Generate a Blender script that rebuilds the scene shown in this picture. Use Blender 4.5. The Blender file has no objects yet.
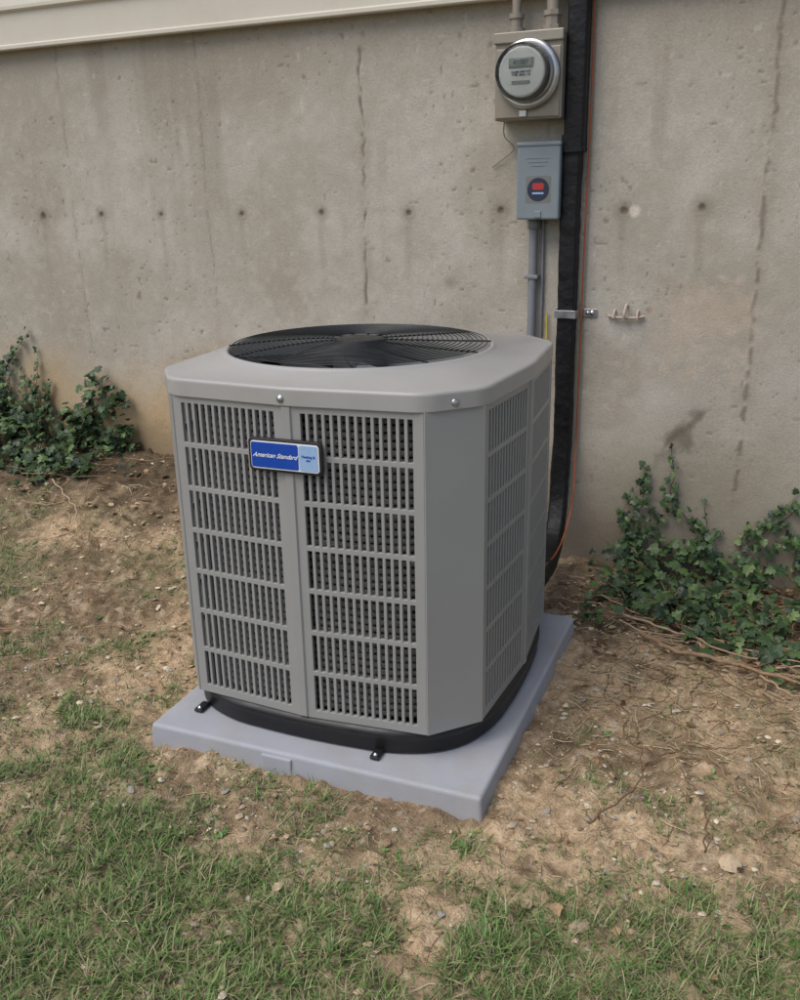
import bpy, bmesh, math, random
import numpy as np
from mathutils import Vector, Matrix
random.seed(7); rng=np.random.default_rng(7)
S=bpy.context.scene
COL=S.collection
WY=3.32
# ------------------------------------------------------------ noise
TAB=rng.random((8,256,256))
def vn(x,y,s=0):
    t=TAB[s%8]
    x=np.asarray(x,float)+s*17.3; y=np.asarray(y,float)+s*9.7
    xi=np.floor(x).astype(int); yi=np.floor(y).astype(int)
    fx=x-xi; fy=y-yi; fx=fx*fx*(3-2*fx); fy=fy*fy*(3-2*fy)
    a=t[xi&255,yi&255]; b=t[(xi+1)&255,yi&255]; c=t[xi&255,(yi+1)&255]; d=t[(xi+1)&255,(yi+1)&255]
    return (a*(1-fx)+b*fx)*(1-fy)+(c*(1-fx)+d*fx)*fy
RC_,RS_=math.cos(.6),math.sin(.6)
def fbm(x,y,o=4,s=0):
    v=0;a=.5;n=0;x=np.asarray(x,float);y=np.asarray(y,float)
    for i in range(o):
        v=v+a*vn(x,y,s+i); n+=a; a*=.5
        x,y=(x*RC_-y*RS_)*2.03,(x*RS_+y*RC_)*2.03
    return v/n
def ss(a,b,x):
    t=np.clip((np.asarray(x,float)-a)/(b-a),0,1); return t*t*(3-2*t)
# ------------------------------------------------------------ mesh helpers
def link(o,parent=None):
    COL.objects.link(o)
    if parent is not None: o.parent=parent
    return o
def empty(name,loc=(0,0,0),rz=0):
    e=bpy.data.objects.new(name,None); e.empty_display_size=.1
    e.location=loc; e.rotation_euler=(0,0,rz); COL.objects.link(e); return e
def mesh_np(name,V,F,mat,smooth=True,col=None,parent=None):
    V=np.asarray(V,np.float32); F=np.asarray(F,np.int32); k=F.shape[1]
    me=bpy.data.meshes.new(name)
    me.vertices.add(len(V)); me.vertices.foreach_set("co",V.ravel())
    me.loops.add(F.size); me.loops.foreach_set("vertex_index",F.ravel())
    me.polygons.add(len(F)); me.polygons.foreach_set("loop_start",np.arange(0,F.size,k,dtype=np.int32))
    me.polygons.foreach_set("loop_total",np.full(len(F),k,np.int32))
    me.polygons.foreach_set("use_smooth",np.full(len(F),smooth,bool))
    me.update(calc_edges=True); me.validate()
    if col is not None:
        a=me.color_attributes.new("Col",'FLOAT_COLOR','POINT')
        c=np.ones((len(V),4),np.float32); c[:,:3]=col; a.data.foreach_set("color",c.ravel())
    if mat: me.materials.append(mat)
    return link(bpy.data.objects.new(name,me),parent)
def mesh_py(name,V,F,mat,smooth=False,parent=None,bevel=0,solid=0,seg=2,off=-1):
    me=bpy.data.meshes.new(name); me.from_pydata([tuple(v) for v in V],[],[tuple(f) for f in F])
    me.update()
    for p in me.polygons: p.use_smooth=smooth
    if mat: me.materials.append(mat)
    o=link(bpy.data.objects.new(name,me),parent)
    if solid:
        m=o.modifiers.new("s",'SOLIDIFY'); m.thickness=solid; m.offset=off
    if bevel:
        m=o.modifiers.new("b",'BEVEL'); m.width=bevel; m.segments=seg; m.limit_method='ANGLE'; m.angle_limit=.6
    return o
def box(name,a,b,mat,parent=None,bevel=.003,seg=2,taper=0):
    x0,y0,z0=a;x1,y1,z1=b;t=taper
    V=[(x0-t,y0-t,z0),(x1+t,y0-t,z0),(x1+t,y1+t,z0),(x0-t,y1+t,z0),(x0,y0,z1),(x1,y0,z1),(x1,y1,z1),(x0,y1,z1)]
    F=[(3,2,1,0),(4,5,6,7),(0,1,5,4),(1,2,6,5),(2,3,7,6),(3,0,4,7)]
    return mesh_py(name,V,F,mat,False,parent,bevel,seg=seg)
def lathe(name,prof,c,axis,mat,parent=None,n=64,smooth=True):
    V=[];F=[];m=len(prof)
    for i in range(n):
        t=2*math.pi*i/n
        for r,h in prof:
            if axis=='z': V.append((c[0]+r*math.cos(t),c[1]+r*math.sin(t),c[2]+h))
            elif axis=='-y': V.append((c[0]+r*math.cos(t),c[1]-h,c[2]+r*math.sin(t)))
    for i in range(n):
        j=(i+1)%n
        for k in range(m-1):
            F.append((i*m+k,j*m+k,j*m+k+1,i*m+k+1))
    o=mesh_py(name,V,F,mat,smooth,parent)
    bm=bmesh.new(); bm.from_mesh(o.data); bmesh.ops.remove_doubles(bm,verts=bm.verts,dist=1e-6); bmesh.ops.recalc_face_normals(bm,faces=bm.faces); bm.to_mesh(o.data); bm.free()
    return o
def tubes(name,paths,mat,parent=None,n=8,closed=False,smooth=True,section=None,col=None):
    VV=[];FF=[];CC=[];base=0
    for pi,(P,R) in enumerate(paths):
        P=np.asarray(P,float);N=len(P);R=np.broadcast_to(np.asarray(R,float),(N,))
        if closed: T=np.roll(P,-1,0)-np.roll(P,1,0)
        else: T=np.gradient(P,axis=0)
        T/=np.linalg.norm(T,axis=1)[:,None]+1e-12
        up=np.array([0,0,1.]) if abs(T[0][2])<.9 else np.array([0,1.,0])
        A=np.zeros_like(P);a=np.cross(T[0],up);a/=np.linalg.norm(a)
        for i in range(N):
            a=a-T[i]*(a@T[i]);a/=np.linalg.norm(a)+1e-12;A[i]=a
        B=np.cross(T,A)
        if section is None:
            th=np.arange(n)*2*math.pi/n; sx,sy=np.cos(th),np.sin(th)
        else: sx,sy=section
        k=len(sx)
        V=P[:,None,:]+R[:,None,None]*(A[:,None,:]*sx[None,:,None]+B[:,None,:]*sy[None,:,None])
        idx=base+np.arange(N*k).reshape(N,k)
        ii=idx if closed else idx[:-1]; jj=np.roll(idx,-1,0) if closed else idx[1:]
        F=np.stack([ii,np.roll(ii,-1,1),np.roll(jj,-1,1),jj],-1).reshape(-1,4)
        VV.append(V.reshape(-1,3));FF.append(F);base+=N*k
        if col is not None: CC.append(np.tile(col[pi],(N*k,1)))
    return mesh_np(name,np.concatenate(VV),np.concatenate(FF),mat,smooth,np.concatenate(CC) if col is not None else None,parent)
def spline(pts,n=12):
    pts=np.array(pts,float);P=np.vstack([2*pts[0]-pts[1],pts,2*pts[-1]-pts[-2]]);out=[]
    for i in range(1,len(P)-2):
        for t in np.linspace(0,1,n,endpoint=False):
            p0,p1,p2,p3=P[i-1:i+3]
            out.append(.5*((2*p1)+(-p0+p2)*t+(2*p0-5*p1+4*p2-p3)*t*t+(-p0+3*p1-3*p2+p3)*t**3))
    out.append(pts[-1]);return np.array(out)
# ------------------------------------------------------------ materials
def srgb(r,g,b):
    f=lambda c:(c/255/12.92 if c/255<=.04045 else ((c/255+.055)/1.055)**2.4)
    return (f(r),f(g),f(b))
def mat(name,color=(.5,.5,.5),rough=.5,metal=0,nscale=20,namt=.1,bump=0,bscale=200,vcol=False,detail=4,rvar=.1,spec=.5,dist=.002,dirt=0,dirtcol=(.2,.15,.1)):
    m=bpy.data.materials.new(name);m.use_nodes=True;nt=m.node_tree;N=nt.nodes;L=nt.links
    b=N['Principled BSDF'];b.inputs['Roughness'].default_value=rough;b.inputs['Metallic'].default_value=metal
    b.inputs['Specular IOR Level'].default_value=spec
    tc=N.new('ShaderNodeTexCoord')
    nz=N.new('ShaderNodeTexNoise');nz.inputs['Scale'].default_value=nscale;nz.inputs['Detail'].default_value=detail;nz.inputs['Roughness'].default_value=.65
    L.new(tc.outputs['Object'],nz.inputs['Vector'])
    mr=N.new('ShaderNodeMapRange');mr.inputs[1].default_value=.25;mr.inputs[2].default_value=.75;mr.inputs[3].default_value=1-namt;mr.inputs[4].default_value=1+namt
    L.new(nz.outputs['Fac'],mr.inputs[0])
    mx=N.new('ShaderNodeVectorMath');mx.operation='SCALE'
    if vcol:
        at=N.new('ShaderNodeVertexColor');at.layer_name="Col";L.new(at.outputs['Color'],mx.inputs[0])
    else: mx.inputs[0].default_value=color
    L.new(mr.outputs[0],mx.inputs['Scale'])
    outc=mx.outputs[0]
    if dirt>0:
        n2=N.new('ShaderNodeTexNoise');n2.inputs['Scale'].default_value=5;n2.inputs['Detail'].default_value=6;n2.inputs['Roughness'].default_value=.7
        L.new(tc.outputs['Object'],n2.inputs['Vector'])
        m2=N.new('ShaderNodeMapRange');m2.inputs[1].default_value=.45;m2.inputs[2].default_value=.75;m2.inputs[3].default_value=0;m2.inputs[4].default_value=dirt
        L.new(n2.outputs['Fac'],m2.inputs[0])
        mm=N.new('ShaderNodeMix');mm.data_type='RGBA';L.new(m2.outputs[0],mm.inputs[0]);L.new(outc,mm.inputs[6]);mm.inputs[7].default_value=(*dirtcol,1)
        outc=mm.outputs[2]
    L.new(outc,b.inputs['Base Color'])
    if rvar:
        r=N.new('ShaderNodeMapRange');r.inputs[1].default_value=.3;r.inputs[2].default_value=.7;r.inputs[3].default_value=max(0,rough-rvar);r.inputs[4].default_value=min(1,rough+rvar)
        L.new(nz.outputs['Fac'],r.inputs[0]);L.new(r.outputs[0],b.inputs['Roughness'])
    if bump:
        n3=N.new('ShaderNodeTexNoise');n3.inputs['Scale'].default_value=bscale;n3.inputs['Detail'].default_value=3
        L.new(tc.outputs['Object'],n3.inputs['Vector'])
        bp=N.new('ShaderNodeBump');bp.inputs['Strength'].default_value=bump;bp.inputs['Distance'].default_value=dist
        L.new(n3.outputs['Fac'],bp.inputs['Height']);L.new(bp.outputs[0],b.inputs['Normal'])
    return m
M_wall=mat("concrete",rough=.92,nscale=110,namt=.13,vcol=True,bump=.6,bscale=160,rvar=0,spec=.2,dist=.002,detail=5)
M_ground=mat("soil",rough=.97,nscale=110,namt=.36,vcol=True,bump=1,bscale=190,rvar=0,spec=.1,dist=.007,detail=5)
M_veg=mat("leaf_matter",rough=.6,nscale=60,namt=.15,vcol=True,rvar=0,spec=.3,detail=1)
M_ivy=mat("ivy_leaf",rough=.45,nscale=80,namt=.2,vcol=True,rvar=.1,spec=.4,detail=2)
M_stone=mat("stone_bits",rough=.95,nscale=120,namt=.2,vcol=True,rvar=0,spec=.15,bump=.5,bscale=300,detail=3)
M_wood=mat("twig_bark",rough=.9,nscale=80,namt=.25,vcol=True,rvar=0,spec=.15,detail=2)
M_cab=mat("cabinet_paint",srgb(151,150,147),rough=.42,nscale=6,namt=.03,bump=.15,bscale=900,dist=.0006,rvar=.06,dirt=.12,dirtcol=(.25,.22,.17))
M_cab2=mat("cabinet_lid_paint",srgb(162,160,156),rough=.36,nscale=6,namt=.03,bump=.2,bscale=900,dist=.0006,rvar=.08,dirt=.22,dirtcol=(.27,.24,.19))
M_blk=mat("black_base_plastic",(.012,.012,.013),rough=.45,nscale=20,namt=.3,dirt=.12,dirtcol=(.12,.09,.06))
M_wire=mat("black_wire_coating",(.013,.015,.016),rough=.45,nscale=30,namt=.2)
M_dark=mat("dark_interior",(.018,.019,.02),rough=.7)
M_coil=mat("coil_fins",(.30,.29,.27),rough=.5,metal=.3,nscale=260,namt=.85,bump=1,bscale=600,dist=.004)
M_pad=mat("pad_composite",srgb(161,163,169),rough=.75,nscale=12,namt=.05,bump=.3,bscale=500,dist=.001,dirt=.45,dirtcol=(.33,.27,.19))
M_galv=mat("weathered_galvanised",srgb(146,139,126),rough=.5,metal=.35,nscale=10,namt=.18,dirt=.6,dirtcol=(.20,.15,.10))
M_mcol=mat("meter_base_grey",srgb(120,120,116),rough=.5,metal=.3)
M_disc=mat("disconnect_paint",srgb(122,133,137),rough=.45,nscale=12,namt=.05,dirt=.15)
M_metal=mat("bright_metal",(.5,.5,.5),rough=.35,metal=1,nscale=20,namt=.15)
M_pvc=mat("grey_pvc",srgb(124,126,130),rough=.5,nscale=20,namt=.06)
M_duct=mat("black_duct",(.007,.007,.008),rough=.5,nscale=25,namt=.3,bump=.6,bscale=35,dist=.006,spec=.3)
M_orange=mat("orange_wire",srgb(165,85,50),rough=.5)
M_yellow=mat("yellow_wire",srgb(200,180,60),rough=.5)
M_blue=mat("badge_blue",srgb(20,70,165),rough=.3,namt=.02)
M_paleb=mat("badge_pale_blue",srgb(150,180,215),rough=.3,namt=.02)
M_white=mat("white_print",(.8,.8,.8),rough=.5,namt=.02)
M_face=mat("meter_face",srgb(176,177,170),rough=.5,namt=.03)
M_lcd=mat("meter_lcd",srgb(120,128,112),rough=.3,namt=.03)
M_red=mat("label_red",srgb(170,50,48),rough=.5,namt=.03)
M_navy=mat("label_navy",srgb(34,40,62),rough=.5,namt=.03)
M_sid=mat("vinyl_siding_cream",srgb(202,195,179),rough=.55,nscale=5,namt=.05,bump=.1,bscale=200,dirt=.18)
M_plaster=mat("old_plaster",srgb(182,165,152),rough=.9,nscale=60,namt=.2,bump=.6,bscale=200)
g=bpy.data.materials.new("meter_glass");g.use_nodes=True;b=g.node_tree.nodes['Principled BSDF']
b.inputs['Base Color'].default_value=(.9,.93,.93,1);b.inputs['Transmission Weight'].default_value=1;b.inputs['Roughness'].default_value=.02;b.inputs['IOR'].default_value=1.25
M_glass=g
# ------------------------------------------------------------ ground
def coords(a,b,step,far,n=26):
    c=np.arange(a,b+1e-6,step); o=np.geomspace(step*1.5,far,n)
    return np.concatenate([a-o[::-1],c,b+o])
def gbase(x,y):
    z=-.062+.23*ss(-1.25,-2.75,x)*ss(1.9,3.25,y)
    z=z+(fbm(x*1.7+3,y*1.7,3,1)-.5)*.035
    z=z+.02*ss(2.9,3.3,y)
    dx=np.maximum(np.abs(x+1.07)-.47,0);dy=np.maximum(np.abs(y-2.2)-.52,0);d=np.hypot(dx,dy)
    k=ss(.30,.0,d)
    return z*(1-k)+(-.06)*k
def gh(x,y):
    x=np.asarray(x,float);y=np.asarray(y,float)
    r=fbm(x*9,y*9,4,2)
    return gbase(x,y)+(r-.5)*.036+np.maximum(fbm(x*34,y*34,3,3)-.5,0)*.055
def ondirt(x,y): return ~((np.abs(x+1.07)<.485)&(np.abs(y-2.21)<.53))
def grassmask(x,y):
    bnd=1.43+.28*np.maximum(0,x+.8)-.03*np.maximum(0,-x-1.2)
    n=fbm(x*5+1,y*5,4,4)
    m=ss(.18,-.14,(y-bnd)+(n-.5)*.6)
    def patch(cx,cy,rx,ry,a): return a*ss(1.25,.3,np.hypot((x-cx)/rx,(y-cy)/ry)+(n-.5)*1.8)
    for p in [(-1.60,1.50,.24,.14,.9),(-1.88,1.68,.26,.18,.85),(-2.65,2.25,.4,.26,.75),(-2.15,2.5,.3,.25,.5),(-3.0,1.6,.9,.7,.9),(.25,2.25,.3,.25,.4),(-2.1,1.98,.4,.22,.75),(-2.5,2.75,.3,.2,.4),(-.2,1.95,.3,.16,.35),(-.95,1.50,.25,.08,.5),(-3.0,2.6,.4,.3,.5)]:
        m=np.maximum(m,patch(*p))
    m=np.maximum(m,ss(.53,.69,n)*.38*ss(2.95,2.6,y))
    bare=ss(.49,.65,fbm(x*6+9,y*6+4,4,5))*ss(.85,1.3,y+.25*ss(-.6,-1.4,x)*-1)
    m=m*(1-.8*bare)
    clump=fbm(x*26,y*26,2,7);m=m*(.5+.8*ss(.3,.65,clump))
    return np.clip(m*ondirt(x,y),0,1)
gx=coords(-4.4,1.0,.009,60);gy=coords(.75,3.4,.009,60)
X,Y=np.meshgrid(gx,gy,indexing='ij')
Z=gh(X,Y)
gm=grassmask(X,Y)
n1=fbm(X*2.2,Y*2.2,4,6);n2=fbm(X*14,Y*14,4,1);n3=fbm(X*50,Y*50,2,5)
tan=np.array(srgb(188,162,130));brn=np.array(srgb(142,121,97));drk=np.array(srgb(88,74,58));thatch=np.array(srgb(122,116,88));litter=np.array(srgb(90,78,62))
near=ss(.75,.1,np.hypot(np.maximum(np.abs(X+1.07)-.47,0),np.maximum(np.abs(Y-2.2)-.5,0)))
k=ss(.36,.66,n1+ .16*near-.09*ss(-1.7,-2.6,X)-.03)[...,None]
C=brn*(1-k)+tan*k
k=(ss(.48,.74,n2)*.55)[...,None];C=C*(1-k)+drk*k
k=(ss(.58,.8,n3)*.45)[...,None];C=C*(1-k)+np.array(srgb(212,193,165))*k
k=(ss(.42,.22,n3)*.4)[...,None];C=C*(1-k)+drk*k
k=(np.clip(gm*1.15,0,1)*.78)[...,None];C=C*(1-k)+thatch*(.75+.5*n3[...,None])*k
lit=np.maximum(ss(2.5,2.95,Y+(n2-.5)*.6)*ss(-.95,-.6,X),ss(2.6,3.05,Y+(n2-.5)*.5)*ss(-1.9,-2.5,X))
k=(lit*.85)[...,None];C=C*(1-k)+litter*k
V=np.stack([X,Y,Z],-1).reshape(-1,3)
idx=np.arange(X.size).reshape(X.shape)
F=np.stack([idx[:-1,:-1],idx[1:,:-1],idx[1:,1:],idx[:-1,1:]],-1).reshape(-1,4)
mesh_np("ground",V,F,M_ground,True,C.reshape(-1,3))
# ------------------------------------------------------------ concrete wall
wx=np.concatenate([[-9],np.linspace(-8,-4.3,60),np.arange(-4.2,.75,.006),np.linspace(.8,4,60)]);wz=np.concatenate([[-.4],np.arange(-.12,2.0,.006),[2.3]])
X,Z=np.meshgrid(wx,wz,indexing='ij')
D=(fbm(X*3,Z*3,4,2)-.5)*.006+(fbm(X*25,Z*25,3,3)-.5)*.0014
base=np.array(srgb(179,173,161));C=np.ones(X.shape+(3,))*base
def mixc(C,m,col,a=1):
    k=np.clip(m*a,0,1)[...,None];return C*(1-k)+np.array(srgb(*col))*k
big=fbm(X*1.1,Z*1.6,4,1);med=fbm(X*5,Z*4.4,5,4);fin=fbm(X*30,Z*30,3,6);blo=fbm(X*2.3+5,Z*2.6,5,2)
C=mixc(C,ss(.40,.72,big),(163,155,141),.7)
C=mixc(C,ss(.5,.8,med),(192,187,176),.4)
C=mixc(C,ss(.50,.25,med),(158,150,136),.45)
C=mixc(C,ss(.52,.7,blo),(156,147,131),.55)
C=mixc(C,ss(.5,.7,fin),(160,153,140),.25)
C=mixc(C,ss(.42,.28,fin),(190,185,174),.2)
str_=fbm(X*13,Z*.9,4,5);C=mixc(C,ss(.52,.82,str_)*ss(.5,1.9,Z)*ss(.3,.6,med),(142,134,120),.6)
C=mixc(C,ss(1.5,1.95,Z+(med-.5)*.6),(152,144,131),.45)
pit=ss(.88,.94,vn(X*70,Z*70,3))*ss(.42,.58,fbm(X*4,Z*4,2,7));C=mixc(C,pit,(112,103,90),.55);D=D+pit*.002
C=mixc(C,ss(.92,.97,vn(X*50,Z*50,6)),(208,202,192),.3)
gl=.17*ss(-1.5,-2.6,X)
sp=ss(.72,.10,Z-gl+(big-.5)*.7+(med-.5)*.3)
C=mixc(C,sp*ss(-1.2,-2.2,X),(184,156,115),.85)
C=mixc(C,sp*ss(-2.2,-1.2,X),(166,154,135),.5)
C=mixc(C,ss(.26,.0,Z-gl+(med-.5)*.25),(128,112,90),.65)
C=mixc(C,ss(.62,.05,Z+(blo-.5)*.8+(fin-.5)*.15)*ss(-.9,-.5,X),(132,124,108),.6)
def seam(x0,amp,w,dark,ph,lo=-.2,hi=2.1):
    global D,C
    c=x0+(vn(Z*6+ph,Z*0+ph,2)-.5)*.014+(vn(Z*40+ph,Z*0+ph,3)-.5)*.009
    ww=w*(.5+.9*vn(Z*30+ph,Z*0,5))
    d=np.abs(X-c);s=ss(ww,ww*.2,d)*ss(lo-.1,lo+.05,Z)*ss(hi+.1,hi-.05,Z)
    br=ss(.32,.58,fbm(X*30+ph,Z*26,3,4))
    D=D+s*amp*br
    C=mixc(C,s*br,(104,96,83),dark)
    C=mixc(C,ss(w*5,w,d)*ss(.3,.75,fbm(Z*9+ph,X*9,3,1)),(148,138,122),.45*dark)
seam(-1.645,.003,.009,.8,3,lo=.7);seam(-.215,-.003,.011,.7,11,lo=.3);seam(-2.36,.002,.005,.4,23,lo=.9);seam(-3.07,.002,.005,.35,31)
seam(-.93,.002,.005,.3,41);seam(-3.78,.002,.006,.3,51)
for i,x0 in enumerate([-3.97,-3.61,-3.257,-2.92,-2.60,-2.20,-1.83,-1.46,-1.10,-.66,-.405,.05,.41]):
    rr_=.8+.5*random.random();z0=1.25+random.gauss(0,.004)
    d=np.hypot(X-x0,Z-z0)+(med-.5)*.016+(fin-.5)*.012
    C=mixc(C,ss(.048*rr_,.012,d),(132,124,110),.6);C=mixc(C,ss(.017*rr_,.007,d),(94,87,76),.75);D=D+ss(.014,.008,d)*.005
    dd=np.abs(X-x0-(vn(Z*9,Z*0+i,2)-.5)*.02);C=mixc(C,ss(.022,.004,dd)*ss(1.25,1.2,Z)*ss(.85,1.2,Z),(146,137,123),.4*rr_)
for x0,z0,r,c,a in [(-.625,1.25,.018,(222,210,196),.7),(-.42,.47,.10,(92,86,73),.6),(-.47,.41,.06,(88,81,69),.5),(-.36,.57,.06,(92,86,74),.5),(-.5,.36,.04,(100,92,78),.4),(-.64,.91,.07,(190,160,134),.5),(-1.3,1.0,.03,(130,120,108),.5),(-.45,.80,.25,(190,171,149),.4),(-1.9,.55,.3,(196,188,176),.35),(-.56,.92,.02,(150,96,66),.5),(-.70,.90,.015,(150,96,66),.45),(.1,1.0,.2,(150,140,124),.4)]:
    d=np.hypot(X-x0,Z-z0)+(med-.5)*r*2.4+(fin-.5)*r*1.2;C=mixc(C,ss(r,r*.2,d),c,a)
for k in range(6):
    x0=-.47+k*.024+random.uniform(-.01,.01);z0=.46+k*.02+random.uniform(-.02,.02);ang=1.0+random.uniform(-.25,.25)
    u=(X-x0)*math.cos(ang)+(Z-z0)*math.sin(ang);v=-(X-x0)*math.sin(ang)+(Z-z0)*math.cos(ang)
    C=mixc(C,ss(.016,.001,np.abs(v)+(fin-.5)*.02+.002)*ss(.08,.01,np.abs(u)),(104,96,82),.3)
V=np.stack([X,WY+D,Z],-1).reshape(-1,3);idx=np.arange(X.size).reshape(X.shape)
F=np.stack([idx[:-1,:-1],idx[1:,:-1],idx[1:,1:],idx[:-1,1:]],-1).reshape(-1,4)
wall=empty("concrete_wall");mesh_np("wall_face",V,F,M_wall,True,C.reshape(-1,3),wall)
mw2=mat("concrete_core",srgb(165,158,146),rough=.9);box("wall_core",(-9,WY+.012,-.4),(4,WY+.22,2.25),mw2,wall,0)
# ------------------------------------------------------------ siding
prof=[(3.325,1.926),(3.272,1.922),(3.268,1.926),(3.268,1.938),(3.276,1.941),(3.280,1.945),(3.280,2.062),(3.274,2.066),(3.268,2.068)]
z=2.068
for i in range(22):
    prof+=[(3.264,z+.004),(3.264,z+.016),(3.286,z+.108),(3.286,z+.112)];z+=.112
prof+=[(3.42,z)]
V=[];F=[];xs=[-9,-5.5,-1.9,1.7,4]
for x in xs:
    for y,zz in prof: V.append((x,y,zz))
m=len(prof)
for i in range(len(xs)-1):
    for k in range(m-1): F.append((i*m+k,(i+1)*m+k,(i+1)*m+k+1,i*m+k+1))
mesh_py("house_siding",V,F,M_sid)
# ------------------------------------------------------------ pad
pad=empty("equipment_pad",(-1.07,2.185,0),math.radians(2.2))
hx,hy=.458,.49
box("slab",(-hx,-hy,-.10),(hx,hy+.04,-.001),M_pad,pad,.009,3,taper=.006)
box("rim_tab",(-.12,-hy-.0075,-.085),(-.035,-hy+.02,-.012),M_pad,pad,.004)
# ------------------------------------------------------------ air conditioner
AC=empty("air_conditioner",(-1.107,2.223,0),math.radians(2.5))
H0,H1=.070,.885
a,f_,bow=.4335,.325,.025
pl=[]
for q in range(4):
    c,s=[(1,0),(0,1),(-1,0),(0,-1)][q]
    for u,v in [(-f_,-a),(0,-a-bow),(f_,-a)]:
        pl.append((u*c-v*s,u*s+v*c))
pl=np.array(pl)
pl[pl[:,0]<-.4,0]+=.022
pl[(pl[:,0]>.4),0]-=.004
def rpoly(th,off=0):
    P=pl;Q=np.roll(pl,-1,0);out=np.full(len(th),1e9)
    for p,q in zip(P,Q):
        e=q-p;n=np.array([e[1],-e[0]]);n/=np.linalg.norm(n);d=n@p+off
        den=np.cos(th)*n[0]+np.sin(th)*n[1]
        r=np.where(den>1e-3,d/np.maximum(den,1e-3),1e9);out=np.minimum(out,r)
    return out
NT=360;TH=np.arange(NT)*2*math.pi/NT
def ring(off,sm):
    r=rpoly(TH,off)
    if sm:
        k=np.ones(2*sm+1)/(2*sm+1);r=np.convolve(np.concatenate([r[-sm:],r,r[:sm]]),k,'valid')
    return r
FC=(-.034,.034)
def loft(name,loops,mat_,smooth=True):
    V=[];F=[]
    for L_ in loops:
        r,z=L_[0],L_[1];k=L_[2] if len(L_)>2 else 0
        r=np.broadcast_to(r,(NT,))
        V.append(np.stack([r*np.cos(TH)+FC[0]*k,r*np.sin(TH)+FC[1]*k,np.broadcast_to(z,(NT,))],-1))
    V=np.concatenate(V);m=len(loops)
    for k in range(m-1):
        i=np.arange(NT);j=(i+1)%NT
        F.append(np.stack([k*NT+i,k*NT+j,(k+1)*NT+j,(k+1)*NT+i],-1))
    return mesh_np(name,V,np.concatenate(F),mat_,smooth,None,AC)
R6=ring(.0065,3)
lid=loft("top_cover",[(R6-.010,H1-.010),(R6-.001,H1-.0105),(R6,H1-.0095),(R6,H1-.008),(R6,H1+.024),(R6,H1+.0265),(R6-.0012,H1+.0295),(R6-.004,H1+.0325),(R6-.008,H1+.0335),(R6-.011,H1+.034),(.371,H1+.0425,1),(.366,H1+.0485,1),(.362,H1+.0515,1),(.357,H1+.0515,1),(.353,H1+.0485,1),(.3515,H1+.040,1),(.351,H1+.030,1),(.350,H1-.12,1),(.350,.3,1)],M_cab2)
RB=ring(-.004,16)
loft("base_pan",[(RB-.05,.002),(RB-.006,.002),(RB,.006),(RB,.040),(RB+.005,.044),(RB+.005,.066),(RB-.02,.071),(.001,.071)],M_blk)
RC=ring(-.045,16)
loft("inner_liner",[(RC-.03,.06),(RC-.03,H1-.02)],M_dark)
paths=[]
for i in range(41):
    z=.09+i*.0193
    paths.append((np.stack([RC*np.cos(TH),RC*np.sin(TH),np.full(NT,z)],-1)[::2],.0072+.0018*rng.random(NT//2)))
tubes("condenser_coil",paths,M_coil,AC,n=6,closed=True)
def panel(name,p0,p1,louv,mL=.023,mR=.03,off=0,nslot=14,nrow=7,z0=H0,z1=H1-.004,trim0=.0015,trim1=.0015,th=.011):
    p0=np.array(p0);p1=np.array(p1);e=p1-p0;L=np.linalg.norm(e);e/=L;n=np.array([e[1],-e[0]])
    if louv:
        us=[trim0];w=(L-mL-mR)/nslot
        for i in range(nslot): us+=[mL+w*i+w*.20,mL+w*i+w*.80]
        us.append(L-trim1)
        vs=[z0];h=(z1-z0-.034)/nrow
        for i in range(nrow): vs+=[z0+.017+h*i+.0065,z0+.017+h*(i+1)-.0065]
        vs.append(z1)
    else: us=[trim0,L-trim1];vs=[z0,z1]
    V=[];F=[]
    for u in us:
        for v in vs:
            q=p0+e*u+n*off;V.append((q[0],q[1],v))
    m=len(vs)
    for i in range(len(us)-1):
        for j in range(m-1):
            if louv and i%2==1 and j%2==1: continue
            F.append((i*m+j,(i+1)*m+j,(i+1)*m+j+1,i*m+j+1))
    return mesh_py(name,V,F,M_cab,False,AC,bevel=.0014,solid=th,off=-1)
names=['front','right','back','left']
for q in range(4):
    A,B_,C_=pl[q*3],pl[q*3+1],pl[q*3+2];D_=pl[(q*3+3)%12]
    panel(names[q]+"_louvre_panel_a",A,B_,True,.023,.032)
    panel(names[q]+"_louvre_panel_b",B_,C_,True,.030,.023)
    panel(names[q]+"_corner_panel",C_,D_,False,off=.002,trim0=-.001,trim1=-.001,th=.004)
    e=(C_-A)/np.linalg.norm(C_-A);n_=np.array([e[1],-e[0]])
    V=[]
    for z in (H0+.004,H1-.012):
        for u,v in [(-.013,-.0006),(-.010,.0035),(.010,.0035),(.013,-.0006)]:
            p=B_+e*u+n_*v;V.append((p[0],p[1],z))
    mesh_py(names[q]+"_mullion",V,[(0,1,5,4),(1,2,6,5),(2,3,7,6),(0,4,7,3)],M_cab,False,AC)
paths=[]
for i in range(21):
    r=.078+i*.0134
    t=np.linspace(0,2*math.pi,121)[:-1];z=H1+.056+.014*(1-(r/.36)**2)
    paths.append((np.stack([FC[0]+r*np.cos(t),FC[1]+r*np.sin(t),np.full(120,z)],-1),.0014))
tubes("fan_guard_rings",paths,M_wire,AC,n=6,closed=True)
paths=[]
for i in range(12):
    t0=2*math.pi*i/12+.13
    rr=np.linspace(.06,.356,14);t=t0+.25*(rr-.1)/.266
    paths.append((np.stack([FC[0]+rr*np.cos(t),FC[1]+rr*np.sin(t),H1+.0530+.014*(1-(rr/.36)**2)],-1),.0024))
tubes("fan_guard_spokes",paths,M_wire,AC,n=6)
lathe("fan_guard_hub",[(0,.006),(.055,.005),(.068,.002),(.070,-.004),(0,-.006)],(FC[0],FC[1],H1+.064),'z',M_wire,AC)
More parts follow.
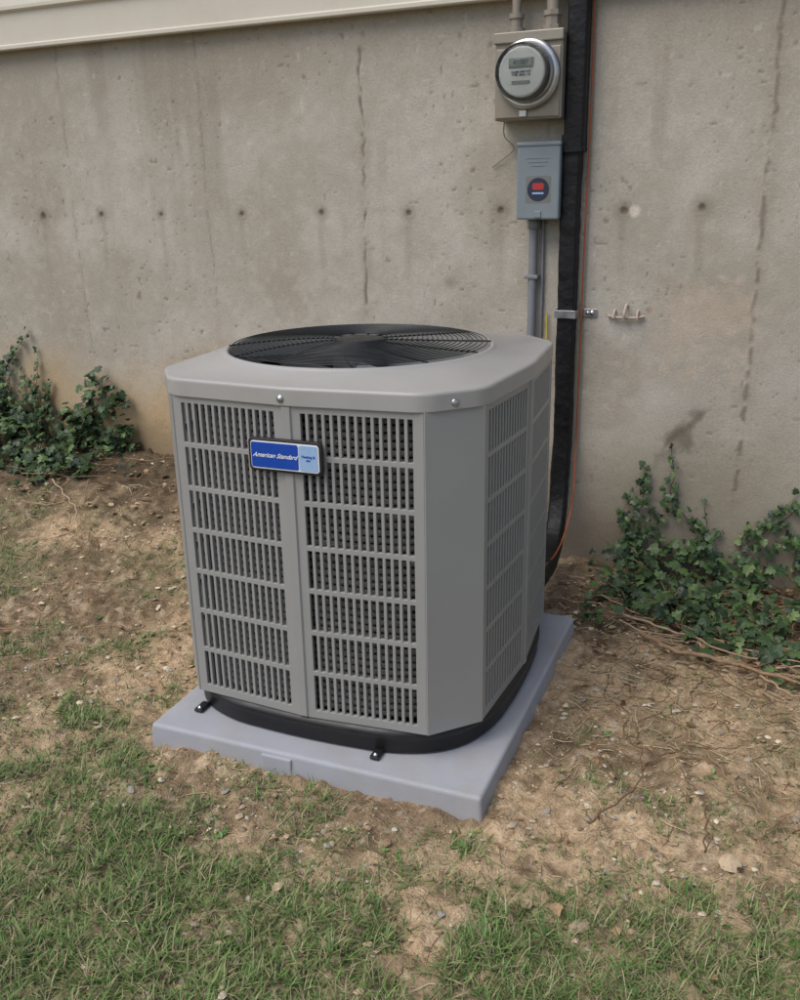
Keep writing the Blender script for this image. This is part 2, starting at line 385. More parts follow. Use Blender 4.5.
M_mot=mat("motor_grey",(.08,.08,.08),rough=.5,metal=.3)
lathe("fan_motor",[(0,0),(.065,-.002),(.075,-.02),(.078,-.12),(0,-.13)],(FC[0],FC[1],H1+.025),'z',M_mot,AC)
V=[];F=[]
NB=3
for k in range(NB):
    t0=k*2*math.pi/NB+.55
    for i,r in enumerate(np.linspace(.07,.336,8)):
        wd=.42+.22*i/7
        for j,t in enumerate(np.linspace(-wd,wd,8)):
            V.append((FC[0]+r*math.cos(t0+t+.25*i/7),FC[1]+r*math.sin(t0+t+.25*i/7),H1-.020+.040*t/wd))
    b0=k*64
    for i in range(7):
        for j in range(7): F.append((b0+i*8+j,b0+(i+1)*8+j,b0+(i+1)*8+j+1,b0+i*8+j+1))
M_bl=mat("fan_blade",(.22,.23,.23),rough=.45,metal=.3,nscale=12,namt=.15);mesh_py("fan_blades",V,F,M_bl,True,AC)
lathe("floor_shroud",[(0,0),(.350,0)],(FC[0],FC[1],.32),'z',M_dark,AC)
def screw(u,v,z,ang,par,r=.008,name="screw"):
    o=lathe(name,[(0,.005),(r*.6,.005),(r,.002),(r*1.3,.001),(r*1.3,-.002)],(0,0,0),'-y',M_metal,par,16);o.location=(u,v,z);o.rotation_euler=(0,0,ang);return o
screw(-.01,-a-bow-.0065,H1+.006,0,AC,.007);screw(f_+.055,-a+.047,H1+.006,math.radians(45),AC,.007)
for i,(x,y) in enumerate([(-.335,-.425),(.20,-.465)]):
    box("clip",(x-.012,y-.016,.0015),(x+.012,y+.03,.011),M_blk,AC,.003);screw(x,y-.004,.011,0,AC,.005).rotation_euler=(math.radians(-90),0,0)
def rrect(w,h,r,n=6):
    P=[]
    for cx,cy,t0 in [(w/2-r,h/2-r,0),(-w/2+r,h/2-r,90),(-w/2+r,-h/2+r,180),(w/2-r,-h/2+r,270)]:
        for i in range(n+1):
            t=math.radians(t0+90*i/n);P.append((cx+r*math.cos(t),cy+r*math.sin(t)))
    return P
def plate(name,w,h,r,c,y0,y1,mt,par,bevel=.0015):
    P=rrect(w,h,r);n=len(P);V=[(c[0]+x,y0,c[1]+z) for x,z in P]+[(c[0]+x,y1,c[1]+z) for x,z in P]
    F=[tuple(range(n-1,-1,-1))[::-1],tuple(range(n,2*n))]+[(i,(i+1)%n,n+(i+1)%n,n+i) for i in range(n)]
    o=mesh_py(name,V,F,mt,False,par,bevel)
    bm=bmesh.new();bm.from_mesh(o.data);bmesh.ops.recalc_face_normals(bm,faces=bm.faces);bm.to_mesh(o.data);bm.free();return o
yb=-a-bow-.002;bc=(-.003,.758)
plate("badge_frame",.190,.080,.012,bc,yb,yb-.011,M_blk,AC,.003)
plate("badge_white_line",.176,.066,.008,bc,yb-.009,yb-.0118,M_white,AC,.0003)
plate("badge_blue_field",.122,.060,.005,(bc[0]-.0255,bc[1]),yb-.0115,yb-.0128,M_blue,AC,.0003)
plate("badge_pale_field",.047,.060,.005,(bc[0]+.0612,bc[1]),yb-.0115,yb-.0128,M_paleb,AC,.0003)
def text(name,body,size,loc,mt,par,shear=.3,rot=(math.pi/2,0,0)):
    cu=bpy.data.curves.new(name,'FONT');cu.body=body;cu.size=size;cu.shear=shear;cu.align_x='CENTER';cu.align_y='CENTER';cu.extrude=.0003;cu.offset=.0002
    cu.materials.append(mt);o=bpy.data.objects.new(name,cu);link(o,par);o.location=loc;o.rotation_euler=rot;return o
text("badge_script","American Standard",.0148,(bc[0]-.0255,yb-.0131,bc[1]),M_white,AC,.6)
text("badge_small_print","Heating &\nAir",.0085,(bc[0]+.0612,yb-.0131,bc[1]),M_blue,AC,0)
# ------------------------------------------------------------ electric meter
EM=empty("electric_meter",(0,0,0))
bx0,bx1,bz0,bz1,by=-1.092,-.862,1.545,1.808,3.215
box("socket_box",(bx0,by,bz0),(bx1,WY+.005,bz1),M_galv,EM,.005)
box("socket_cover",(bx0+.006,by-.006,bz0+.006),(bx1-.006,by+.003,bz1-.045),M_galv,EM,.003)
box("rain_hood",(bx0-.003,by-.012,bz1-.030),(bx1+.003,by+.02,bz1+.004),M_galv,EM,.004)
box("hasp",(bx0+.09,by-.013,bz0+.008),(bx0+.115,by-.004,bz0+.03),M_metal,EM,.002)
mc=(-.972,by-.004,1.682)
lathe("sealing_ring",[(.088,0),(.102,.002),(.107,.010),(.107,.024),(.102,.031),(.094,.033),(.088,.031)],mc,'-y',M_metal,EM,72)
lathe("meter_base",[(0,.02),(.087,.02),(.088,.034),(.086,.036),(0,.036)],mc,'-y',M_mcol,EM,64)
lathe("meter_can",[(.071,.036),(.071,.080)],mc,'-y',M_mcol,EM,64)
lathe("meter_face_plate",[(.0715,.078),(.0715,.084),(.068,.086),(0,.086)],mc,'-y',M_face,EM,64,False)
lathe("meter_dome",[(.0865,.034),(.0868,.090),(.083,.104),(.074,.112),(.05,.117),(0,.118)],mc,'-y',M_glass,EM,72)
lathe("dome_band",[(.0885,.034),(.0885,.050),(.087,.052)],mc,'-y',M_metal,EM,72)
yf=mc[1]-.0865
box("lcd_bezel",(mc[0]-.040,yf-.003,mc[2]+.012),(mc[0]+.040,yf,mc[2]+.040),M_mcol,EM,.001)
box("lcd",(mc[0]-.034,yf-.0045,mc[2]+.016),(mc[0]+.034,yf-.002,mc[2]+.036),M_lcd,EM,.0005)
text("lcd_digits","41087",.020,(mc[0],yf-.005,mc[2]+.026),M_navy,EM,0)
text("meter_print","CL200 240V 3W\nTYPE  30TA  1.0",.009,(mc[0],yf-.001,mc[2]-.005),M_navy,EM,0)
box("barcode",(mc[0]-.03,yf-.0012,mc[2]-.036),(mc[0]+.03,yf,mc[2]-.026),M_mcol,EM,0)
for x,r in [(-1.035,.015),(-.912,.021)]:
    tubes("service_conduit",[(np.array([[x,3.262,bz1-.01],[x,3.262,2.0],[x,3.25,2.5],[x,3.25,4.6]]),r)],M_galv,EM,16)
    lathe("conduit_hub",[(r+.001,-.01),(r+.014,-.008),(r+.014,.018),(r+.006,.020),(r+.006,.045),(r+.011,.047),(r+.011,.062),(r,.064)],(x,3.262,bz1+.002),'z',M_galv,EM,8 if r>.02 else 24,False)
tubes("ground_wire",[(spline([(-1.075,3.27,1.545),(-1.08,3.29,1.50),(-1.05,3.305,1.46),(-1.10,3.31,1.42),(-1.13,3.312,1.40)]),.0022)],M_galv,EM,6)
# ------------------------------------------------------------ disconnect
DB=empty("electrical_disconnect_box")
dx0,dx1,dz0,dz1,dy=-1.012,-.862,1.225,1.472,3.235
box("enclosure",(dx0+.004,dy,dz0+.004),(dx1-.004,WY+.004,dz1-.004),M_disc,DB,.004)
box("cover",(dx0,dy-.012,dz0),(dx1,dy+.022,dz1),M_disc,DB,.006)
box("hood_lip",(dx0-.002,dy-.016,dz1-.010),(dx1+.002,dy+.03,dz1+.003),M_disc,DB,.003)
cx,cz=(dx0+dx1)/2+.002,dz0+.098
plate("label_backing",.088,.088,.006,(cx,cz),dy-.011,dy-.0125,M_mcol,DB,0)
plate("label_ring",.076,.076,.0375,(cx,cz),dy-.012,dy-.0134,M_navy,DB,0)
plate("label_red",.040,.022,.006,(cx,cz+.010),dy-.013,dy-.0142,M_red,DB,0)
plate("label_band",.040,.006,.002,(cx,cz-.012),dy-.013,dy-.0142,M_paleb,DB,0)
for k in range(3):
    box("embossed_line",(dx0+.03+k*.01,dy-.0135,dz1-.050-k*.012),(dx1-.035-k*.008,dy-.0115,dz1-.047-k*.012),M_disc,DB,.0005)
box("hasp",(cx-.012,dy-.016,dz0+.006),(cx+.012,dy-.008,dz0+.028),M_disc,DB,.002)
CP=empty("conduit_pipe")
tubes("pipe",[(spline([(-.968,3.296,1.235),(-.968,3.296,.9),(-.968,3.296,.45),(-.965,3.27,.30),(-.96,3.15,.24),(-.96,2.9,.24),(-.96,2.66,.25)],10),.0155)],M_pvc,CP,14)
tubes("control_cable",[(spline([(-.938,3.309,1.232),(-.936,3.309,.95),(-.94,3.309,.5),(-.93,3.2,.2),(-.93,2.66,.2)],10),.005)],M_pvc,CP,8)
lathe("coupling",[(.0155,-.035),(.021,-.033),(.021,0),(.0155,.002)],(-.968,3.296,1.225),'z',M_pvc,CP,24)
box("strap",(-.995,3.277,1.02),(-.945,WY,1.034),M_pvc,CP,.003)
tubes("ground_lead",[(spline([(-.915,3.31,.9),(-.91,3.305,.62),(-.915,3.305,.42),(-.92,3.1,.2),(-.92,2.66,.16)],10),.003)],M_yellow,CP,6)
# ------------------------------------------------------------ line set duct
LD=empty("refrigerant_line_duct")
q=rrect(1,1.1,.18,5);sec=(np.array([p[1] for p in q]),np.array([p[0] for p in q]))
def rough_r(P,base,amp): return base*(1+amp*(fbm(np.arange(len(P))*.35,np.zeros(len(P)),3,2)-.5))
def vert(z0,z1,x=-.832,y=3.280,n=60): return np.stack([x+0*np.linspace(0,1,n)+(vn(np.linspace(0,6,n),np.zeros(n),3)-.5)*.003,np.full(n,y),np.linspace(z0,z1,n)],-1)
P=vert(4.5,1.47,-.828,3.277);tubes("upper_duct",[(P,.062)],M_duct,LD,section=sec)
P=vert(1.49,1.44,-.829,3.277,8);tubes("duct_joint",[(P,.068)],M_duct,LD,section=sec)
P=np.vstack([vert(1.45,.42,-.834,3.282,90),spline([(-.834,3.278,.40),(-.833,3.262,.29),(-.826,3.225,.19),(-.815,3.14,.10),(-.80,3.02,.07),(-.78,2.85,.085),(-.765,2.62,.12)],12)])
tubes("lower_duct",[(P,rough_r(P,.056,.16))],M_duct,LD,section=sec)
tubes("tracer_wire",[(np.vstack([np.stack([-.786+(vn(np.linspace(0,9,80),np.zeros(80),5)-.5)*.006,np.full(80,3.300),np.linspace(4.5,.45,80)],-1),spline([(-.785,3.29,.42),(-.775,3.25,.28),(-.775,3.2,.17),(-.77,3.0,.10),(-.76,2.62,.15)],10)]),.003)],M_orange,LD,6)
V=[];P=[(-.885,3.316),(-.872,3.314),(-.868,3.245),(-.797,3.245),(-.793,3.314),(-.735,3.316)]
for x,y in P: V+= [(x,y,.890),(x,y,.918)]
F=[(2*i,2*i+2,2*i+3,2*i+1) for i in range(5)]
mesh_py("strap_clamp",V,F,M_metal,False,LD,bevel=.001,solid=.003,off=1)
screw(-.752,3.311,.904,0,LD,.008);screw(-.766,3.309,.904,0,LD,.006)
HB=empty("old_pipe_bracket")
tubes("hook",[(spline([(-.632,3.322,.935),(-.632,3.300,.93),(-.634,3.288,.905),(-.634,3.296,.885)],6),.0055),(spline([(-.672,3.322,.915),(-.672,3.304,.91),(-.673,3.298,.89)],6),.005),(spline([(-.592,3.322,.915),(-.592,3.304,.91),(-.591,3.298,.89)],6),.005)],M_plaster,HB,8)
tubes("bracket_bar",[(spline([(-.695,3.312,.897),(-.66,3.306,.892),(-.60,3.306,.892),(-.57,3.312,.898)],6),.005)],M_plaster,HB,8)
# ------------------------------------------------------------ vegetation helpers
def rotmats(n,tilt,yaw=None,rl=None):
    yaw=rng.random(n)*2*math.pi if yaw is None else yaw
    rl=rng.random(n)*2*math.pi if rl is None else rl
    cz,sz=np.cos(yaw),np.sin(yaw);cx,sx=np.cos(tilt),np.sin(tilt);cr,sr=np.cos(rl),np.sin(rl)
    Z_=np.zeros(n);O=np.ones(n)
    Rz=np.stack([np.stack([cz,-sz,Z_],-1),np.stack([sz,cz,Z_],-1),np.stack([Z_,Z_,O],-1)],1)
    Rx=np.stack([np.stack([O,Z_,Z_],-1),np.stack([Z_,cx,-sx],-1),np.stack([Z_,sx,cx],-1)],1)
    Rr=np.stack([np.stack([cr,-sr,Z_],-1),np.stack([sr,cr,Z_],-1),np.stack([Z_,Z_,O],-1)],1)
    return Rz@Rx@Rr
def scatter(name,tv,tf,pos,R,sc,col,mt,smooth=False,jit=0,parent=None):
    n=len(pos);tv=np.asarray(tv,float);k=len(tv)
    T=np.broadcast_to(tv,(n,k,3)).copy()
    if jit: T*=1+jit*(rng.random((n,k,3))-.5)
    sc=np.asarray(sc);sc=sc[:,None,None] if sc.ndim==1 else sc[:,None,:]
    V=np.einsum('nij,nkj->nki',R,T*sc)+pos[:,None,:]
    F=(np.asarray(tf)[None]+np.arange(n)[:,None,None]*k).reshape(-1,len(tf[0]))
    C=np.repeat(col,k,axis=0)
    return mesh_np(name,V.reshape(-1,3),F,mt,smooth,C,parent)
def palette(n,cols,w=None):
    cols=np.array([srgb(*c) for c in cols]);i=rng.choice(len(cols),n,p=w);j=rng.choice(len(cols),n,p=w);t=rng.random((n,1))*.5
    return (cols[i]*(1-t)+cols[j]*t)*(.8+.4*rng.random((n,1)))
def grass(n,xr,yr,lmin,lmax,pal,w,tiltmax=1.35,width=.0016,power=1):
    x=rng.uniform(*xr,n);y=rng.uniform(*yr,n);m=grassmask(x,y)**power
    keep=(rng.random(n)<m)&ondirt(x,y);x=x[keep];y=y[keep];m=m[keep];n=len(x)
    L=rng.uniform(lmin,lmax,n)*(.55+.6*m)*(.7+.6*fbm(x*12,y*12,2,7))
    yaw=rng.random(n)*2*math.pi;lean=rng.uniform(.25,tiltmax,n);bend=rng.uniform(.1,.9,n)
    dx,dy=np.cos(yaw),np.sin(yaw);z=gh(x,y)-.002
    w_=width*(.7+.7*rng.random(n));px,py=-dy*w_,dx*w_
    V=np.zeros((n,7,3));prev=np.stack([x,y,z],-1);ang=lean.copy()
    for s in range(3):
        f=1-s*.28
        V[:,2*s]=prev+np.stack([px*f,py*f,0*px],-1);V[:,2*s+1]=prev-np.stack([px*f,py*f,0*px],-1)
        step=np.stack([dx*np.sin(ang),dy*np.sin(ang),np.cos(ang)],-1)*(L/3)[:,None];prev=prev+step;ang=np.minimum(ang+bend*.6,1.75)
    V[:,6]=prev;V[:,:,2]=np.maximum(V[:,:,2],(z+.001)[:,None])
    tri=np.array([(0,1,3),(0,3,2),(2,3,5),(2,5,4),(4,5,6)])
    FF=(tri[None]+np.arange(n)[:,None,None]*7).reshape(-1,3)
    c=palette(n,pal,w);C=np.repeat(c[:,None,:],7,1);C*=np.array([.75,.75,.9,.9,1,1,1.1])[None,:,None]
    return V.reshape(-1,3),FF,C.reshape(-1,3)
GP=[(94,124,62),(114,142,78),(76,104,52),(142,152,100),(172,162,126)]
GW=[.30,.27,.17,.14,.12]
parts=[grass(125000,(-2.6,1.0),(.7,1.95),.016,.056,GP,GW),
       grass(52000,(-4.4,1.0),(1.9,3.0),.014,.042,GP,GW),
       grass(16000,(-4.4,-2.6),(.7,1.95),.018,.055,GP,GW),
       grass(34000,(-2.6,1.0),(.7,1.95),.02,.06,[(186,170,138),(164,148,114),(136,120,94)],None,tiltmax=1.6,width=.0011)]
Vs=[];Fs=[];Cs=[];b0=0
for v,f,c in parts: Vs.append(v);Fs.append(f+b0);Cs.append(c);b0+=len(v)
mesh_np("grass",np.concatenate(Vs),np.concatenate(Fs),M_veg,False,np.concatenate(Cs))
wl=[(0,0,0),(.22,.25,.04),(.30,.6,.06),(0,1,.0),(-.30,.6,.06),(-.22,.25,.04),(0,.5,-.02)]
wf=[(6,0,1),(6,1,2),(6,2,3),(6,3,4),(6,4,5),(6,5,0)]
px_=[]
for i in range(300):
    x=random.uniform(-3.4,.8);y=random.uniform(1.0,2.9)
    if random.random()>float(grassmask(x,y))+.10 or not ondirt(x,y): continue
    for k in range(random.randint(3,8)): px_.append((x+random.gauss(0,.012),y+random.gauss(0,.012)))
px_=np.array(px_);kp=ondirt(px_[:,0],px_[:,1]);px_=px_[kp];n=len(px_)
scatter("weeds",wl,wf,np.stack([px_[:,0],px_[:,1],gh(px_[:,0],px_[:,1])+.004],-1),rotmats(n,rng.normal(0,.3,n)),rng.uniform(.010,.024,n),palette(n,[(92,124,66),(112,140,82),(76,104,56)]),M_ivy,False,.2)
def straw(n,xr,yr,lm,r):
    ps=[];cs=[]
    for i in range(n):
        x=random.uniform(*xr);y=random.uniform(*yr)
        if not ondirt(x,y): continue
        L=random.uniform(*lm);t=random.uniform(0,6.28);bb=random.uniform(-.6,.6);P=[]
        for s in range(4):
            P.append([x,y,0]);x+=math.cos(t)*L/3;y+=math.sin(t)*L/3;t+=bb
        P=np.array(P)
        if not ondirt(P[:,0],P[:,1]).all(): continue
        P[:,2]=gh(P[:,0],P[:,1])+r+random.uniform(0,.003);ps.append((P,np.array([r,r,r*.8,r*.4])))
        cs.append(np.array(srgb(*random.choice([(176,158,122),(150,128,94),(112,92,68),(190,176,146)]))))
    return ps,cs
p1,c1=straw(3400,(-3.2,.7),(.95,3.2),(.02,.07),.0008);p2,c2=straw(300,(-3.2,.7),(1.0,3.2),(.06,.16),.0015);p3,c3=straw(1100,(-.7,.7),(2.1,3.2),(.03,.12),.0014)
tubes("dry_straw",p1+p2+p3,M_wood,None,4,col=c1+c2+c3,smooth=False)
octv=[(1,0,0),(0,1,0),(-1,0,0),(0,-1,0),(0,0,.7),(0,0,-.7),(.7,.7,.1),(-.7,.7,.1),(-.7,-.7,.1),(.7,-.7,.1)]
octf=[(0,6,4),(6,1,4),(1,7,4),(7,2,4),(2,8,4),(8,3,4),(3,9,4),(9,0,4),(6,0,5),(1,6,5),(7,1,5),(2,7,5),(8,2,5),(3,8,5),(9,3,5),(0,9,5)]
n=36000;x=rng.uniform(-3.6,.9,n);y=rng.uniform(.95,3.28,n);kp=ondirt(x,y)&(rng.random(n)<.2+.8*ss(.4,.65,fbm(x*4,y*4,3,6)));x=x[kp];y=y[kp];n=len(x)
sz=.0014+.0100*rng.random(n)**8+.0014*rng.random(n)
scatter("gravel",octv,octf,np.stack([x,y,gh(x,y)+sz*.25],-1),rotmats(n,rng.normal(0,.3,n)),np.stack([sz,sz*.8,sz*.7],-1),palette(n,[(190,166,134),(166,143,112),(206,193,170),(134,114,92),(150,145,135)]),M_stone,False,.6)
def stone(name,c,s,col,seed):
    bm=bmesh.new();bmesh.ops.create_icosphere(bm,subdivisions=3,radius=1)
    V=np.array([v.co[:] for v in bm.verts]);F=[[v.index for v in f.verts] for f in bm.faces];bm.free()
    r=random.Random(int(seed*10))
    for k in range(14):
        d=np.array([r.gauss(0,1) for _ in range(3)]);d/=np.linalg.norm(d);h=r.uniform(.55,.85);q=V@d;V=V-np.maximum(q-h,0)[:,None]*d
    V=V*np.array(s);V=V@np.array(Matrix.Rotation(seed,3,'Z'))
    V[:,0]+=c[0];V[:,1]+=c[1];V[:,2]+=float(gh(c[0],c[1]))+s[2]*.35
    return mesh_np(name,V,F,M_stone,False,np.tile(np.array(srgb(*col)),(len(V),1)))
stone("stone",(-.05,1.76),(.034,.026,.016),(188,168,140),1.2)
for c_,s_,sd in [((-.30,1.47),(.026,.018,.010),2.1),((.02,2.35),(.016,.012,.009),3.3),((-.45,2.02),(.012,.010,.007),4.4),((-.25,2.28),(.013,.009,.007),5.2)]:
    stone("stone",c_,s_,(170,152,128),sd)
lv=[(0,0,0),(.28,.2,.05),(.36,.5,.12),(.2,.8,.08),(0,1.05,.0),(-.2,.8,.12),(-.36,.5,.16),(-.28,.2,.06),(0,.5,0)]
lf=[(8,0,1),(8,1,2),(8,2,3),(8,3,4),(8,4,5),(8,5,6),(8,6,7),(8,7,0)]
xs_=list(rng.uniform(-.8,.9,560));ys_=list(2.6+.68*rng.random(560)**.8)
xs_+=list(rng.uniform(-4.2,-1.9,200));ys_+=list(rng.uniform(2.75,3.28,200));xs_+=list(rng.uniform(-3,.8,90));ys_+=list(rng.uniform(1.0,2.7,90))
xs_+=[-.80,-.40,-.36,-.9];ys_+=[1.16,1.46,1.50,1.3]
x=np.array(xs_);y=np.array(ys_);kp=ondirt(x,y);x=x[kp];y=y[kp];n=len(x)
sz=rng.uniform(.012,.034,n);sz[-4:]=[.045,.042,.035,.03]
zz=gh(x,y)+.005;zz[-4:]+=.012
scatter("dead_leaves",lv,lf,np.stack([x,y,zz],-1),rotmats(n,rng.normal(0,.35,n)),sz,palette(n,[(150,122,90),(112,88,64),(172,148,116),(84,68,52),(190,170,140)]),M_wood,False,.3)
def twig(pts,r0,r1,wob=.016,side=3):
    P=spline([(x,y,0) for x,y in pts],14);n=len(P);P[:,0]+=(vn(np.arange(n)*.4,np.zeros(n)+side,2)-.5)*wob;P[:,1]+=(vn(np.arange(n)*.4,np.zeros(n)+side+5,3)-.5)*wob
    P[:,2]=gbase(P[:,0],P[:,1])+.012+r0+.02*vn(np.arange(n)*.15,np.zeros(n)+side,4);return (P,np.linspace(r0,r1,n)*(.85+.3*rng.random(n)))
TW=[twig([(-.42,2.74),(-.28,2.66),(-.10,2.64),(.06,2.60),(.3,2.62)],.008,.004),twig([(-.3,2.95),(-.05,2.85),(.2,2.9),(.5,2.84)],.004,.002),
    twig([(-.6,3.0),(-.4,2.88),(-.2,2.92),(.05,2.78)],.003,.0015),twig([(-.1,2.95),(.0,2.82),(.12,2.7)],.004,.002),twig([(-.15,2.15),(-.05,2.0),(0.02,1.9)],.003,.002),
    twig([(-3.0,2.9),(-2.75,2.75),(-2.6,2.6),(-2.55,2.45)],.004,.002),twig([(-2.7,2.05),(-2.4,1.98),(-2.2,2.05)],.003,.0015),twig([(-3.3,2.95),(-2.9,2.95),(-2.5,3.02)],.004,.002),
    twig([(-.1,1.75),(-.12,1.9),(-.2,2.05)],.0025,.0015),twig([(.05,1.95),(.0,1.85),(0.02,1.78)],.003,.002),
    twig([(-.18,2.62),(-.05,2.68),(.05,2.80),(.2,2.86)],.005,.002),twig([(-.05,2.60),(.05,2.52),(.2,2.50)],.004,.002),twig([(-.35,1.75),(-.28,1.95),(-.30,2.1)],.003,.001),
    twig([(-.5,2.86),(-.3,2.80),(-.15,2.72),(.1,2.74)],.005,.002),twig([(-.25,2.75),(-.2,2.62),(-.1,2.50),(.0,2.46)],.003,.0015)]
for i in range(80):
    x=random.uniform(-.7,.6);y=random.uniform(2.6,3.2);t=random.uniform(-.6,.6)+(math.pi if random.random()<.5 else 0);L=random.uniform(.12,.4)
    if x-L<-.56 and y<2.8: continue
    TW.append(twig([(x,y),(x+L*.5*math.cos(t),min(3.27,y+L*.4*math.sin(t))),(x+L*math.cos(t+.3),min(3.27,y+L*.9*math.sin(t+.3)))],random.uniform(.0015,.004),.001,side=i))
for i in range(26):
    x=random.uniform(-.4,.5);y=random.uniform(1.7,2.6);t=random.uniform(0,6.28);L=random.uniform(.06,.2)
    if x-L<-.56: continue
    TW.append(twig([(x,y),(x+L*.5*math.cos(t),y+L*.5*math.sin(t)),(x+L*math.cos(t+.3),y+L*math.sin(t+.3))],random.uniform(.0015,.003),.001,side=i))
for i in range(16):
    x=random.uniform(-4.2,-2.4);y=random.uniform(2.7,3.2);t=random.uniform(-.5,.5);L=random.uniform(.15,.4)
    TW.append(twig([(x,y),(x+L*.5*math.cos(t),min(3.27,y+L*.4*math.sin(t))),(x+L*math.cos(t+.3),min(3.27,y+L*.9*math.sin(t+.3)))],random.uniform(.0015,.003),.001,side=i))
tubes("twigs",TW,M_wood,None,6,col=[np.array(srgb(*random.choice([(150,124,98),(168,146,120),(116,94,74)]))) for _ in TW])
# ivy
iv=[(0,.34,.0),(0,0,0),(.20,-.14,-.03),(.42,-.05,-.09),(.56,.22,-.14),(.36,.36,-.06),(.40,.62,-.12),(.18,.68,-.05),(0,1.0,-.10),(-.18,.68,-.05),(-.40,.62,-.12),(-.36,.36,-.06),(-.56,.22,-.14),(-.42,-.05,-.09),(-.20,-.14,-.03)]
ivf=[(0,i,i+1) for i in range(1,14)]+[(0,14,1)]
IC=[(48,68,40),(62,86,49),(40,56,36),(80,104,57),(104,126,72)];IW=[.29,.28,.22,.14,.07]
def ivy(name,ground_stems,wall_stems,fill,leafp=.8):
    P=[];T=[];Yw=[];SC=[];st=[]
    for (x,y,t,L,hmax) in ground_stems:
        n=int(L/.014);pts=[]
        for s in range(n):
            t+=random.gauss(0,.28);x+=.014*math.cos(t);y+=.014*math.sin(t)
            if y>3.28: y=3.28;t=-abs(t)*.5
            h=.015+hmax*(.5+.5*math.sin(s*.13+x*9))*float(ss(2.6,3.2,y))
            z=float(gbase(x,y))+h;pts.append((x,y,z))
            if random.random()<leafp*float(ss(2.4,2.9,y)):
                P.append((x+random.gauss(0,.014),min(3.30,y+random.gauss(0,.014)),z+random.uniform(0,.03)));T.append(abs(random.gauss(.55,.35)));Yw.append(random.gauss(0,1.0));SC.append(random.uniform(.016,.040))
        if n>4: st.append((np.array(pts),np.linspace(.0032,.0012,n)))
    for (x,z0,z1,lean,dens) in wall_stems:
        z=z0;pts=[];t=lean
        while z<z1:
            t+=random.gauss(0,.18);t=max(-.9,min(.9,t));x+=.012*math.sin(t);z+=.012*math.cos(t);pts.append((x,3.306,z))
            fr=(z-z0)/(z1-z0)
            for _ in range(2 if random.random()<dens*(1-.6*fr) else 1):
                if random.random()<dens:
                    P.append((x+random.gauss(0,.028*(1.1-fr)),3.300-random.uniform(0,.05)*(1.1-fr),z+random.gauss(0,.015)));T.append(random.gauss(1.15,.25));Yw.append(random.gauss(0,.5));SC.append(random.uniform(.012,.03)*(1.15-.4*fr))
        if len(pts)>4: st.append((np.array(pts),np.linspace(.0025,.001,len(pts))))
    for (x0,x1,y0,y1,hh,n,th) in fill:
        for _ in range(n):
            x=random.uniform(x0,x1);y=y1-(y1-y0)*random.random()**1.4
            if float(fbm(x*5,y*5,3,2))<th: continue
            h=hh*float(ss(y0-.1,y1,y))*random.random()*float(.4+1.2*vn(x*6,0,4))
            P.append((x,y,float(gbase(x,y))+.01+h));T.append(abs(random.gauss(.65,.35)));Yw.append(random.gauss(0,1.0));SC.append(random.uniform(.018,.042))
    P=np.array(P);n=len(P)
    R=rotmats(n,np.array(T),np.array(Yw)+0.0,rng.random(n)*2*math.pi)
    par=empty(name)
    c=palette(n,IC,IW)
    scatter("leaves",iv,ivf,P,R,np.array(SC)*1.15,c,M_ivy,False,.25,par)
    tubes("stems",st,M_wood,par,5,col=[np.array(srgb(*random.choice([(110,94,70),(134,116,90),(90,80,58)]))) for _ in st])
gs=[(random.uniform(-.70,.9),random.uniform(3.0,3.28),random.uniform(-2.6,-.5),random.uniform(.15,.7),.10) for _ in range(58)]
gs+=[(random.uniform(-.3,.4),random.uniform(2.85,3.1),random.uniform(-1.6,-.3),random.uniform(.2,.5),.06) for _ in range(14)]
gs=[g_ for g_ in gs if not (g_[0]<-.45 and g_[2]<-1.7)]
ws=[(-.56,-.02,.36,.15,.85),(-.52,-.02,.30,-.1,.85),(-.60,-.02,.18,-.2,.9),(-.47,-.02,.2,.2,.8),(-.22,0,.45,.0,.8),(-.20,0,.40,.1,.8),(-.18,0,.30,.2,.8),(-.27,0,.22,-.1,.8),(-.1,0,.30,.2,.8),(0.0,0,.24,.2,.8),(.1,0,.30,.1,.8),(.3,0,.3,.1,.8),(-.36,0,.15,0,.8),(.5,0,.4,0,.9)]
ivy("ivy_plant",gs,ws,[(-.70,-.3,3.0,3.27,.18,190,.46),(-.3,.9,2.72,3.27,.13,560,.47)],.58)
gs=[(random.uniform(-4.5,-2.85),random.uniform(3.0,3.28),random.uniform(-2.6,-.5),random.uniform(.1,.4),.14) for _ in range(52)]
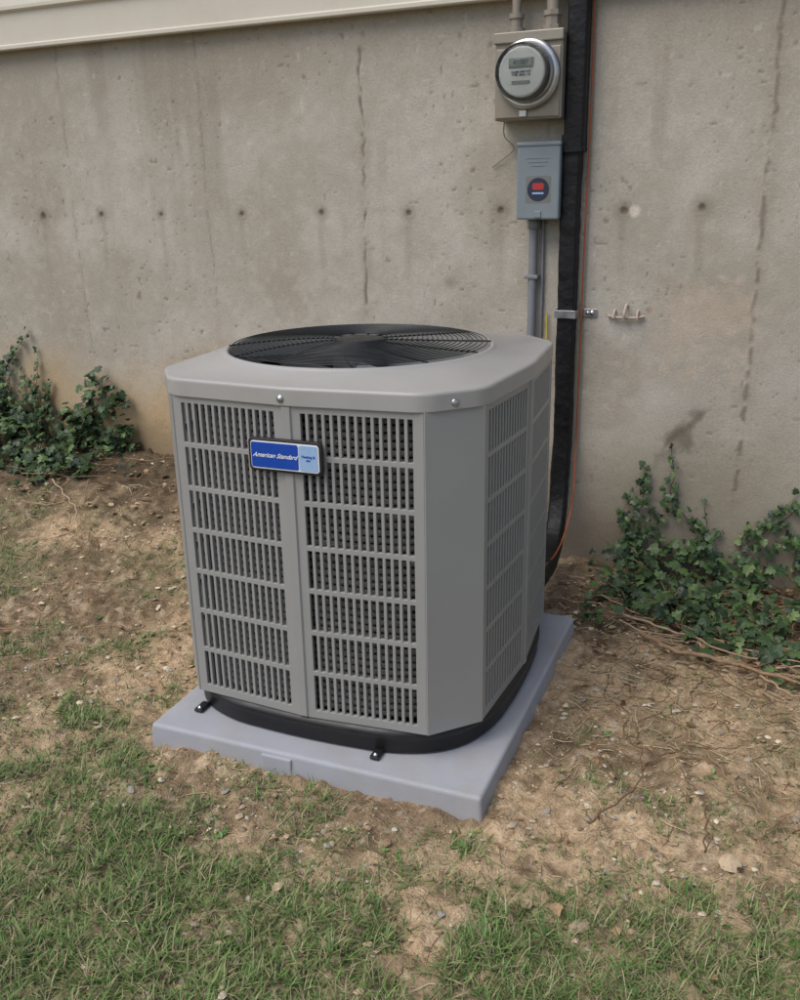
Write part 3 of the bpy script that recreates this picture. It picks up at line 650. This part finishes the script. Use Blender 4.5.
ws=[(-3.52,.15,.64,.2,.9),(-3.45,.15,.50,.2,.95),(-3.48,.15,.58,.1,.9),(-3.62,.15,.54,-.1,.95),(-3.66,.15,.62,.05,.95),(-3.75,.15,.72,0,.95),(-3.85,.15,.66,.1,.95),(-3.3,.15,.46,.2,.95),(-3.2,.15,.48,.3,.9),(-3.15,.15,.44,.3,.95),(-3.1,.15,.40,.2,.95),(-3.0,.15,.36,.1,.95),(-2.93,.15,.30,.1,.9),(-3.4,.15,.48,0,.95),(-3.9,.15,.6,0,.9),(-4.1,.15,.5,0,.9),(-3.7,.15,.5,.2,.95),(-3.35,.15,.46,-.2,.9)]
ivy("ivy_plant",gs,ws,[(-4.4,-2.85,2.95,3.29,.34,2000,.38)])
# ------------------------------------------------------------ camera
psi,pt,ro=-.429,.324,-.020
f=np.array([math.sin(psi)*math.cos(pt),math.cos(psi)*math.cos(pt),-math.sin(pt)]);r=np.array([math.cos(psi),-math.sin(psi),0.]);u=np.cross(r,f)
c,s=math.cos(ro),math.sin(ro);r2=c*r+s*u;u2=-s*r+c*u
cam=bpy.data.cameras.new("camera");co=bpy.data.objects.new("camera",cam);COL.objects.link(co)
M=Matrix.Identity(4)
for i in range(3): M[i][0]=r2[i];M[i][1]=u2[i];M[i][2]=-f[i]
M[0][3],M[1][3],M[2][3]=0,0,1.335
co.matrix_world=M;cam.sensor_fit='HORIZONTAL';cam.sensor_width=36;cam.lens=36*927.35/800;cam.clip_start=.05;cam.clip_end=500
S.camera=co
# ------------------------------------------------------------ light
d=Vector((-.45,-.75,1.3)).normalized()
w=bpy.data.worlds.new("World");S.world=w;w.use_nodes=True;N=w.node_tree.nodes;L=w.node_tree.links
sky=N.new('ShaderNodeTexSky');sky.sky_type='NISHITA';sky.sun_disc=False;sky.sun_elevation=math.asin(d.z);sky.sun_rotation=math.atan2(d.x,d.y)
sky.dust_density=2.6;sky.air_density=1.0;sky.ozone_density=1
L.new(sky.outputs[0],N['Background'].inputs[0]);N['Background'].inputs[1].default_value=.15
sl=bpy.data.lights.new("sun",'SUN');sl.energy=1.85;sl.angle=math.radians(45);sl.color=(1,.975,.93)
so=bpy.data.objects.new("sun",sl);COL.objects.link(so);so.rotation_euler=d.to_track_quat('Z','Y').to_euler()
S.view_settings.view_transform='Standard';S.view_settings.look='None';S.view_settings.exposure=0
